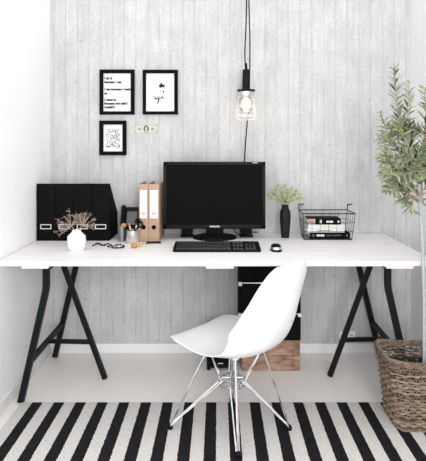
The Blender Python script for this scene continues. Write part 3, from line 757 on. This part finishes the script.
# ------------------------------------------------------------------ wire basket with books
df, dbk = 2.885, 3.045
z0 = DESK_Z; zr = z0 + .152
fl0, fl1 = X(304.3, df), X(351.8, df); ft0, ft1 = X(303, df - .01), X(355.4, df - .01)
bl0, bl1 = fl0 + .008, fl1 - .008; bt0, bt1 = ft0 + .002, ft1 - .004
yfb, yft, ybb, ybt = df - D, df - D - .012, dbk - D - .012, dbk - D
wb = thing('wire_basket', 'black wire basket with two handles holding books, on the right of the desk', 'basket', ((fl0 + fl1) / 2, (yfb + ybb) / 2, z0))
T4 = [Vector((ft0, yft, zr)), Vector((ft1, yft, zr)), Vector((bt1, ybt, zr)), Vector((bt0, ybt, zr))]
B4 = [Vector((fl0, yfb, z0 + .004)), Vector((fl1, yfb, z0 + .004)), Vector((bl1, ybb, z0 + .004)), Vector((bl0, ybb, z0 + .004))]
bm = B(); tube(bm, [T4[i].lerp(T4[(i + 1) % 4], s) for i in range(4) for s in (.01, .99)], .0029, 8, True); obj('rim', bm, 'blackmetal', wb)
bm = B(); tube(bm, [B4[i].lerp(B4[(i + 1) % 4], s) for i in range(4) for s in (.02, .98)], .0028, 8, True); obj('base_wire', bm, 'blackmetal', wb)
bm = B()
for i, cnt in ((0, 6), (1, 4), (2, 6), (3, 4)):
    a0, a1, c0, c1 = T4[i], T4[(i + 1) % 4], B4[i], B4[(i + 1) % 4]
    for k in range(cnt):
        s = k / cnt
        tube(bm, [a0.lerp(a1, s), c0.lerp(c1, s)], .0010 if k else .0018, 6)
for s in (.36, .70):
    R4 = [T4[i].lerp(B4[i], s) for i in range(4)]
    tube(bm, R4, .0013, 6, True)
for k in range(1, 6): tube(bm, [B4[0].lerp(B4[1], k / 6), B4[3].lerp(B4[2], k / 6)], .0013, 6)
for k in range(1, 4): tube(bm, [B4[0].lerp(B4[3], k / 4), B4[1].lerp(B4[2], k / 4)], .0013, 6)
obj('wire_mesh', bm, 'blackmetal', wb)
for cxn, s in ((T4[3], 1), (T4[2], 1)):
    bm = B(); q = cxn + Vector((0, -.004, 0))
    tube(bm, catmull([q, q + Vector((.001, 0, .026)), q + Vector((.004, 0, .036)), q + Vector((.016, -.003, .030)), q + Vector((.024, -.006, .037)), q + Vector((.030, -.008, .036))], 6), .0031, 8); obj('handle_hook', bm, 'blackmetal', wb)
bm = B(); ball(bm, (X(329.5, df), yfb - .003, z0 + .0045), .0042, 1); obj('front_clip', bm, 'blackmetal', wb)

def book(x0, x1, z0, h, y0, y1, cover, label, title):
    t = thing('book', label, 'book', ((x0 + x1) / 2, (y0 + y1) / 2, z0), 'books lying flat in the wire basket')
    T = min(.003, h * .12)
    bm = B(); box(bm, x0, x1, y0, y1, z0 + .0003, z0 + T); box(bm, x0, x1, y0, y1, z0 + h - T, z0 + h - .0003); obj('cover', bm, cover, t)
    obj('spine', box(B(), x0, x1, y0 - .0015, y0 + .001, z0 + .0003, z0 + h - .0003, .0005), cover, t)
    obj('pages', box(B(), x0 + .003, x1 - .003, y0 + .0015, y1 - .004, z0 + T, z0 + h - T), 'pages', t)
    for (a, b_, zz, hh, mm) in title:
        obj('spine_mark', box(B(), x0 + (x1 - x0) * a, x0 + (x1 - x0) * b_, y0 - .0024, y0 - .0016, z0 + h * zz, z0 + h * (zz + hh)), mm, t)
dbo = 2.90; yb0 = dbo - D
za = z0 + .007
book(X(309.8, dbo), X(350.0, dbo), za, .032, yb0, yb0 + .12, 'black', 'thick black book with pale spine title, at the bottom of the wire basket',
     [(.17, .36, .35, .35, 'logo'), (.40, .56, .42, .22, 'greyglossy'), (.58, .78, .42, .22, 'greyglossy'), (.05, .12, .3, .4, 'greyglossy'), (.9, .95, .3, .4, 'greyglossy')])
book(X(307.8, dbo), X(345.0, dbo), za + .0325, .024, yb0 + .004, yb0 + .118, 'paper', 'white book in the wire basket, lying on the black bottom book', [(.28, .62, .45, .12, 'greyglossy')])
book(X(308.5, dbo), X(345.0, dbo), za + .057, .021, yb0 + .002, yb0 + .112, 'pages', 'cream book in the wire basket, under the dark topmost book', [(.35, .6, .45, .12, 'pinkcover')])
book(X(308.0, dbo), X(341.0, dbo), za + .0785, .034, yb0 + .004, yb0 + .112, 'black', 'dark book with a pinkish spine end, topmost in the wire basket',
     [(.0, .22, .0, .98, 'pinkcover'), (.36, .42, .2, .6, 'paper'), (.56, .76, .3, .35, 'logo'), (.9, .95, .3, .4, 'logo')])

# ------------------------------------------------------------------ hanging work lamp
dl = 2.97; lx, ly = X(246.1, dl), dl - D
lz = lambda py: Z(py, dl)
lp = thing('work_lamp', 'hanging work lamp with black handle, clear glass and glowing bulb in front of the wall', 'lamp', (lx, ly, lz(120)))
bm = B(); zb = lz(90.5); h = lz(69.5) - zb
lathe(bm, [(.0235, 0), (.0235, h * .1), (.0225, h * .55), (.0205, h * .97), (.017, h), (.0085, h + .002), (.006, h + .036), (.004, h + .038)], (lx, ly, zb), 20); obj('handle', bm, 'blackplastic', lp)
bm = B(); lathe(bm, [(.02, .004), (.052, .004), (.056, 0), (.052, -.005), (.02, -.005)], (lx, ly, zb), 28); obj('flange', bm, 'blackplastic', lp)
bm = B(); zc = lz(96.5); lathe(bm, [(.043, lz(91.5) - zc), (.0445, .02), (.0445, .003), (.042, 0), (.040, 0), (.040, lz(91.5) - zc)], (lx, ly, zc), 28); obj('collar', bm, 'silver', lp)
bm = B(); zg = lz(111.5); hg = lz(95) - zg
out = [(.014, 0), (.030, .005), (.0375, .018), (.039, .05), (.0395, hg)]
inn = [(.0378, hg), (.0373, .05), (.0355, .020), (.029, .007), (.013, .002)]
lathe(bm, out + inn, (lx, ly, zg), 28); obj('glass_jar', bm, 'glass', lp)
bm = B()
def ring(bm, r, z, th=.0016): tube(bm, [Vector((lx + r * math.cos(a * PI / 14), ly + r * math.sin(a * PI / 14), z)) for a in range(28)], th, 6, True)
ring(bm, .0465, lz(97)); ring(bm, .054, lz(106)); ring(bm, .058, lz(115.5))
for k in range(6):
    a = k * PI / 3 + .3; c_, s_ = math.cos(a), math.sin(a)
    tube(bm, catmull([Vector((lx + r * c_, ly + r * s_, lz(p))) for r, p in ((.046, 96), (.053, 104), (.0585, 112), (.060, 117), (.045, 119.5), (.012, 120))], 5), .0015, 6)
ring(bm, .012, lz(120))
obj('cage', bm, 'trim', lp, label='pale wire cage')
bm = B(); zz = lz(109.5); lathe(bm, [(.004, 0), (.018, .004), (.0285, .016), (.031, .030), (.028, .046), (.018, .064), (.0135, .072)], (lx, ly, zz), 20); obj('bulb', bm, 'bulb', lp, label='glowing warm bulb')
bm = B(); lathe(bm, [(.0135, 0), (.0135, max(.004, lz(94) - (zz + .072)))], (lx, ly, zz + .0722), 16); obj('bulb_socket', bm, 'silver', lp)
bm = B(); tube(bm, catmull([P(245.2, 66, dl), P(244.9, 50, dl), P(246.0, 25, dl), P(246.5, 0, dl), P(246.6, -60, dl), P(246.8, -115, dl)], 8), .0038, 8); obj('cord', bm, 'blackplastic', lp)
db2 = 3.035
bm = B(); tube(bm, catmull([P(247.1, -112, db2), P(248.9, 0, db2), P(249.9, 40, db2), P(249.6, 80, db2), P(248.6, 105, db2), P(247.0, 125, db2 + .01), P(245.4, 145, db2 + .025), P(244.5, 165, db2 + .035), P(244.0, 200, 3.078), (X(244.5, 3.078), -.024, DESK_Z + .006)], 8), .0038, 8)
obj('cord', bm, 'blackplastic', lp)

# ------------------------------------------------------------------ chair
ctr = Vector((.063, -.84, 0)); fwd = Vector((-.766, .643, 0)); lat = Vector((.643, .766, 0))   # lat points away from the camera
ch = thing('shell_chair', 'white moulded shell chair with chrome wire legs in front of the desk', 'chair', (ctr.x, ctr.y, 0))
def CW(f, l, z): return ctr + fwd * f + lat * l + Vector((0, 0, z))
prof = catmull([(x, 0, z) for x, z in ((.238, .374), (.235, .392), (.19, .413), (.11, .408), (.02, .393), (-.07, .382), (-.155, .388), (-.223, .428), (-.266, .500), (-.289, .59), (-.299, .67), (-.304, .742), (-.307, .788))], 5)
nv = len(prof); NU = 20
hwk = [(0, .105), (.015, .135), (.04, .168), (.08, .198), (.15, .222), (.28, .232), (.45, .232), (.55, .230), (.65, .224), (.78, .212), (.90, .192), (.95, .165), (.98, .135), (1, .095)]
crk = [(0, .004), (.10, .008), (.30, .020), (.43, .048), (.53, .092), (.63, .114), (.74, .094), (.86, .050), (.95, .018), (1, .006)]
bm = B(); grid = []
# arc-length parameter
al = [0]
for i in range(1, nv): al.append(al[-1] + (prof[i] - prof[i - 1]).length)
for i in range(nv):
    tpar = al[i] / al[-1]; p = prof[i]
    tn = (prof[min(i + 1, nv - 1)] - prof[max(i - 1, 0)]).normalized()
    nn = Vector((-tn.z, 0, tn.x)) * -1
    if nn.z < 0 and abs(nn.z) > abs(nn.x): nn = -nn
    if abs(nn.x) >= abs(nn.z) and nn.x < 0: nn = -nn
    hw, cr = cubicf(hwk, tpar), cubicf(crk, tpar); row = []
    for k in range(NU + 1):
        s = -1 + 2 * k / NU; a = abs(s)
        lift = cr * a ** 2.6
        # near the very ends the edge rounds back
        p2 = p + nn * lift
        row.append(bm.verts.new(CW(p2.x, hw * (s * (1 - .10 * cr / .15 * a * a)), p2.z)))
    grid.append(row)
for i in range(nv - 1):
    for k in range(NU): bm.faces.new((grid[i][k], grid[i + 1][k], grid[i + 1][k + 1], grid[i][k + 1]))
shell = obj('shell', bm, 'white', ch, smooth=180)
sm = shell.modifiers.new('thickness', 'SOLIDIFY'); sm.thickness = .006; sm.offset = 0
sb = shell.modifiers.new('smooth', 'SUBSURF'); sb.levels = 1; sb.render_levels = 2

feet = [Vector((-.214, -.850, .0065)), Vector((.081, -1.052, .0065)), Vector((.316, -.858, .0065)), Vector((.069, -.602, .0005))]
mounts, hubs = [], []
for fpt in feet:
    dv_ = (Vector((fpt.x, fpt.y, 0)) - ctr).normalized()
    mounts.append(ctr + dv_ * (.105, .118, .135, .118)[len(mounts)] + Vector((0, 0, .366)))
    hubs.append(dv_)
hubA = [ctr + hubs[i] * .058 + Vector((0, 0, .232)) for i in range(4)]
hubB = [ctr + hubs[i] * .058 + Vector((0, 0, .198)) for i in range(4)]
R = .0042
for i in range(4):
    fp = feet[i] + Vector((0, 0, .014)); bm = B()
    tube(bm, [fp, mounts[i]], R, 8)
    side = Vector((-hubs[i].y, hubs[i].x, 0))
    for j in (1, 3):
        q = hubA[i].lerp(hubA[(i + j) % 4], .25); e = fp + side * (.006 if j == 1 else -.006)
        tube(bm, [e, q.lerp(hubB[i].lerp(hubB[(i + j) % 4], .25), .3)], R * .85, 8)
        q2 = hubB[i].lerp(hubB[(i + j) % 4], .25)
        tube(bm, [mounts[i] + side * (.006 if j == 1 else -.006), q2], R * .85, 8)
    obj('leg', bm, 'chrome', ch)
    bm = B(); lathe(bm, [(.012, 0), (.013, .004), (.0125, .013), (.0085, .020), (.006, .022)], feet[i], 14); obj('foot_glide', bm, 'blackplastic', ch)
    bm = B(); q = mounts[i]; lathe(bm, [(.015, 0), (.017, .004), (.017, .016)], q + Vector((0, 0, -.004)), 16); obj('shock_mount', bm, 'trim', ch)
bm = B()
for ring_ in (hubA, hubB):
    tube(bm, ring_, R * 1.15, 8, True)
for i in range(4):
    tube(bm, [hubA[i], hubB[i]], R, 8); q, q2 = hubA[i].lerp(hubA[(i + 1) % 4], .5), hubB[i].lerp(hubB[(i + 1) % 4], .5); tube(bm, [q, q2], R, 8)
tube(bm, [hubA[0], hubA[2]], R, 8); tube(bm, [hubA[1], hubA[3]], R, 8)
obj('centre_brace', bm, 'chrome', ch)

# ------------------------------------------------------------------ wicker basket
bcx, bcy = .961, -.758
def rsq(hx, hy, rc, n):
    """rounded rectangle, n points evenly spread by length"""
    pts = []; segs = []
    L1, L2, A = 2 * (hx - rc), 2 * (hy - rc), PI * rc / 2
    tot = 2 * L1 + 2 * L2 + 4 * A
    for i in range(n):
        s = tot * i / n
        for (kind, ln, dat) in (('l', L1, ((-hx + rc, -hy), (1, 0), (0, -1))), ('a', A, ((hx - rc, -hy + rc), -PI / 2)), ('l', L2, ((hx, -hy + rc), (0, 1), (1, 0))), ('a', A, ((hx - rc, hy - rc), 0)),
                                ('l', L1, ((hx - rc, hy), (-1, 0), (0, 1))), ('a', A, ((-hx + rc, hy - rc), PI / 2)), ('l', L2, ((-hx, hy - rc), (0, -1), (-1, 0))), ('a', A, ((-hx + rc, -hy + rc), PI))):
            if s <= ln or (kind == 'a' and dat[1] == PI):
                if kind == 'l': p = Vector((dat[0][0] + dat[1][0] * s, dat[0][1] + dat[1][1] * s)); nn = Vector(dat[2])
                else: a = dat[1] + s / rc; nn = Vector((math.cos(a), math.sin(a))); p = Vector(dat[0]) + nn * rc
                pts.append((p, nn)); break
            s -= ln
    return pts
NS, HB = 44, .300
def bsize(s): return .160 + .034 * s, .112 + .016 * s   # half sizes bottom -> top
def rim_dip(p, hx, hy): # corners a little higher than the middles
    return .016 * (abs(p.x) / hx) ** 3 * (abs(p.y) / hy) ** 3
wk = thing('wicker_basket', 'square grey-brown wicker basket planter on the floor right of the chair', 'basket', (bcx, bcy, 0))
bm = B(); rows_ = 22
for r_ in range(rows_):
    s = (r_ + .5) / rows_; hx, hy = bsize(s); base = rsq(hx, hy, .045, NS * 3); pts = []
    for i, (p, nn) in enumerate(base):
        ph = PI * (i / 3) + (PI if r_ % 2 else 0)
        o_ = .0060 * math.cos(ph) + random.uniform(-.0007, .0007)
        zz = .008 + s * (HB - .012) + s * rim_dip(p, hx, hy) + random.uniform(-.0012, .0012) + .002 * math.sin(i * .21 + r_)
        pts.append(Vector((bcx + p.x + nn.x * o_, bcy + p.y + nn.y * o_, zz)))
    tube(bm, pts, .0050, 6, True)
obj('woven_sides', bm, 'wicker', wk)
bm = B()
for i in range(NS):
    q = []
    for s in (0, .5, 1):
        hx, hy = bsize(s); p, nn = rsq(hx, hy, .045, NS)[i]; q.append(Vector((bcx + p.x, bcy + p.y, .006 + s * (HB - .008) + s * rim_dip(p, hx, hy))))
    tube(bm, q, .0036, 5)
obj('upright_stakes', bm, 'wicker2', wk)
hx, hy = bsize(1.0)
for k in range(3):
    bm = B(); base = rsq(hx, hy, .045, 150); pts = []
    for i, (p, nn) in enumerate(base):
        a = 2 * PI * i * 18 / 150 + k * 2 * PI / 3
        pts.append(Vector((bcx + p.x + nn.x * (.003 + .007 * math.cos(a)), bcy + p.y + nn.y * (.003 + .007 * math.cos(a)), HB + .004 + rim_dip(p, hx, hy) + .007 * math.sin(a))))
    tube(bm, pts, .0062, 6, True); obj('rim_strand', bm, 'wicker', wk)
bm = B(); hx, hy = bsize(0)
for k in range(2):
    base = rsq(hx, hy, .045, 120)
    tube(bm, [Vector((bcx + p.x + nn.x * (.003 + .005 * math.cos(i * .8 + k * PI)), bcy + p.y + nn.y * (.003 + .005 * math.cos(i * .8 + k * PI)), .0085 + .004 * math.sin(i * .8 + k * PI))) for i, (p, nn) in enumerate(base)], .005, 6, True)
obj('foot_braid', bm, 'wicker2', wk)
bm = B(); hx, hy = bsize(0)
prism(bm, [(bcx + p.x * .96, bcy + p.y * .96, .006) for p, nn in rsq(hx, hy, .045, 40)], (0, 0, .006)); obj('bottom', bm, 'wicker2', wk)
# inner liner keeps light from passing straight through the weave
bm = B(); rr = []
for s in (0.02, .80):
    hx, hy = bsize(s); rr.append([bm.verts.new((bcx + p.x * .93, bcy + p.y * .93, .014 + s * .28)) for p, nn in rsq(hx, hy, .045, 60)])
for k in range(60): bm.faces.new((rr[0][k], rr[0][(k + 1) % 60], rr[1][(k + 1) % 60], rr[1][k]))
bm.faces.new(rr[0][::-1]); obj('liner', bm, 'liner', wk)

# ------------------------------------------------------------------ olive tree
tx, ty = 1.000, -.752
tr = thing('olive_tree', 'slim olive tree with narrow grey-green leaves growing in the wicker basket', 'tree', (tx, ty, .2))
bm = B(); lathe(bm, [(.075, 0), (.092, .19), (.098, .19), (.098, .205), (.090, .205), (.087, .17)], (bcx + .005, bcy, .0145), 28); obj('nursery_pot', bm, 'liner', tr)
bm = B(); lathe(bm, [(.084, 0), (.085, .004), (.05, .012), (.01, .014)], (bcx + .005, bcy, .19), 24)
for v_ in bm.verts: v_.co.z += random.uniform(-.003, .003)
obj('soil', bm, 'soil', tr)['kind'] = 'stuff'
trunk = catmull([(tx - .005, ty, .19), (tx + .004, ty, .40), (tx + .002, ty, .60), (tx - .008, ty, .80), (tx - .012, ty, .96), (tx + .004, ty + .01, 1.10), (tx - .01, ty + .005, 1.22), (tx + .01, ty, 1.34)], 6)
bm = B(); tube(bm, trunk, [.0125 - .0085 * i / (len(trunk) - 1) for i in range(len(trunk))], 10); obj('trunk', bm, 'bark', tr)

rl = random.Random(21); shoots = []
dT = ty + D
def shoot(*pp, dd=0.0):
    return [P(a, b_, dT + dd) for a, b_ in pp]
shoots += [shoot((424, 205), (412, 165), (400, 128), (396, 95), (394, 66), dd=-.02), shoot((422, 190), (414, 150), (408, 118), (409, 82), dd=.04), shoot((421, 200), (405, 178), (390, 162), (377, 156), dd=-.03),
           shoot((422, 190), (404, 160), (390, 138), (380, 113), dd=.02), shoot((421, 204), (402, 190), (392, 186), (386, 190), dd=.03), shoot((420, 200), (408, 194), (404, 200), (401, 199), dd=-.05),
           shoot((421, 195), (413, 200), (410, 206), (412, 212), dd=-.06), shoot((422, 170), (424, 140), (426, 112), (424, 88), dd=.03), shoot((421, 180), (405, 150), (393, 142), (379, 138), dd=-.05),
           shoot((421, 165), (412, 140), (404, 126), (398, 112), dd=.06), shoot((421, 185), (402, 168), (392, 170), (380, 176), dd=.05), shoot((424, 160), (432, 130), (436, 100), (433, 80), dd=0),
           shoot((424, 190), (436, 165), (446, 150), (452, 130), dd=-.04), shoot((424, 180), (434, 150), (446, 120), (444, 100), dd=.05), shoot((424, 200), (440, 190), (448, 194), (454, 200), dd=0),
           shoot((423, 195), (430, 190), (433, 200), (434, 210), dd=-.08)]
shoots += [shoot((422, 195), (404, 172), (392, 158), (383, 146), dd=-.07), shoot((421, 202), (406, 184), (394, 178), (381, 166), dd=-.09), shoot((421, 204), (404, 190), (396, 184), (388, 178), dd=.0),
           shoot((422, 204), (412, 190), (400, 186), (394, 192), dd=-.03), shoot((422, 204), (416, 192), (408, 192), (406, 206), dd=.03), shoot((421, 170), (408, 146), (398, 130), (388, 124), dd=-.03)]
for i in range(20):
    tp = P(rl.uniform(388, 448), rl.uniform(118, 198), dT + rl.uniform(-.13, .13)); st = Vector(trunk[rl.randrange(28, len(trunk))])
    mid = st.lerp(tp, .5) + Vector((rl.uniform(-.03, .03), rl.uniform(-.03, .03), rl.uniform(0, .05)))
    shoots.append([st, mid, tp])
tw = B(); lf = B(); tint = []
def leaf(bm, o_, dirv, nrm_, L, W, tnt):
    dirv = dirv.normalized(); sd = dirv.cross(nrm_)
    if sd.length < 1e-4: sd = dirv.orthogonal()
    sd.normalize(); up = sd.cross(dirv)
    pr_ = [(0, .12), (.2, .7), (.5, 1.0), (.8, .65), (1.0, .05)]
    c_ = [bm.verts.new(o_ + dirv * L * s - up * (L * .10 * s * s)) for s, w_ in pr_]
    l_ = [bm.verts.new(o_ + dirv * L * s + sd * W * w_ + up * (W * .30 * w_ - L * .10 * s * s)) for s, w_ in pr_]
    r_ = [bm.verts.new(o_ + dirv * L * s - sd * W * w_ + up * (W * .30 * w_ - L * .10 * s * s)) for s, w_ in pr_]
    for k in range(4):
        bm.faces.new((c_[k], c_[k + 1], l_[k + 1], l_[k])); bm.faces.new((r_[k], r_[k + 1], c_[k + 1], c_[k])); tint.extend([tnt, tnt])
for si, sh in enumerate(shoots):
    q = catmull(sh, 6); N = len(q); tube(tw, q, [.0042 - .0030 * i / (N - 1) for i in range(N)], 6)
    ln = sum((q[i + 1] - q[i]).length for i in range(N - 1)); n_ = max(7, int(ln / .0175)); bt = rl.uniform(.35, .7)
    for j in range(n_):
        s = .22 + .78 * (j + .5) / n_; f_ = s * (N - 1); i0 = min(int(f_), N - 2); p = q[i0].lerp(q[i0 + 1], f_ - i0); tg = (q[i0 + 1] - q[i0]).normalized()
        ang = j * PI / 2 + rl.uniform(-.5, .5); a1 = tg.orthogonal().normalized(); a2 = tg.cross(a1)
        for sg in (0, PI):
            rad = a1 * math.cos(ang + sg) + a2 * math.sin(ang + sg)
            dr = tg * rl.uniform(.45, 1.0) + rad * rl.uniform(.6, 1.0) + Vector((0, 0, rl.uniform(-.25, .15)))
            young = s ** 2; L_ = rl.uniform(.042, .066) * (1 - .45 * max(0, s - .75) / .25)
            e_ = p + dr.normalized() * L_
            if e_.x > XR - .02: continue
            leaf(lf, p, dr, (tg * .7 + Vector((rl.uniform(-.6, .6), rl.uniform(-.9, .1), rl.uniform(0, .9)))), L_, rl.uniform(.0046, .0070), min(1, max(0, rl.gauss(bt * .6 + .45 * young, .30))))
obj('branches', tw, 'twig', tr)
lo = obj('foliage', lf, 'leaf', tr, smooth=60, keep=True)
at = lo.data.attributes.new('tint', 'FLOAT', 'FACE'); at.data.foreach_set('value', tint)

# support stake
t = B(); tube(t, [Vector((X(424.2, 2.31), 2.31 - D, .215)), P(424.2, 300, 2.31), P(422.6, 245, 2.31), P(420.6, 210, 2.31), P(418.9, 184, 2.31)], .0085, 6)
o = obj('plant_stake', t, 'stake', None, (X(424, 2.31), 2.31 - D, .215)); tag(o, 'grey-blue weathered stake standing in the basket beside the olive trunk', 'stake')

# ------------------------------------------------------------------ light, camera
w = bpy.data.worlds.new('daylight'); S.world = w; w.use_nodes = True
bg = w.node_tree.nodes['Background']; bg.inputs[0].default_value = (0.985, 0.99, 1.0, 1); bg.inputs[1].default_value = 1.25
def area(name, loc, target, size, energy, col=(1, 1, 1)):
    l = bpy.data.lights.new(name, 'AREA'); l.shape = 'RECTANGLE'; l.size, l.size_y = size; l.energy = energy; l.color = col
    o = bpy.data.objects.new(name, l); C.objects.link(o); o.location = loc
    o.rotation_euler = (Vector(target) - Vector(loc)).to_track_quat('-Z', 'Y').to_euler(); return o
area('window_light', (1.3, -4.6, 1.5), (-.35, -.3, .7), (2.2, 2.2), 150, (1, .985, .97))
pl = bpy.data.lights.new('lamp_glow', 'POINT'); pl.energy = .25; pl.color = (1, .78, .5); pl.shadow_soft_size = .02
po = bpy.data.objects.new('lamp_glow', pl); C.objects.link(po); po.location = (lx, ly, lz(111.2))

cam = bpy.data.cameras.new('camera'); co = bpy.data.objects.new('camera', cam); C.objects.link(co)
co.location = (0, -D, H); co.rotation_euler = (PI / 2, 0, 0)
cam.sensor_fit = 'HORIZONTAL'; cam.sensor_width = 36; cam.lens = F / 426 * 36
cam.shift_x = -(VX - 213) / 426; cam.shift_y = -(230.5 - VY) / 426; cam.clip_start = .05
S.camera = co
S.view_settings.view_transform = 'Standard'; S.view_settings.look = 'None'; S.view_settings.exposure = 0.22
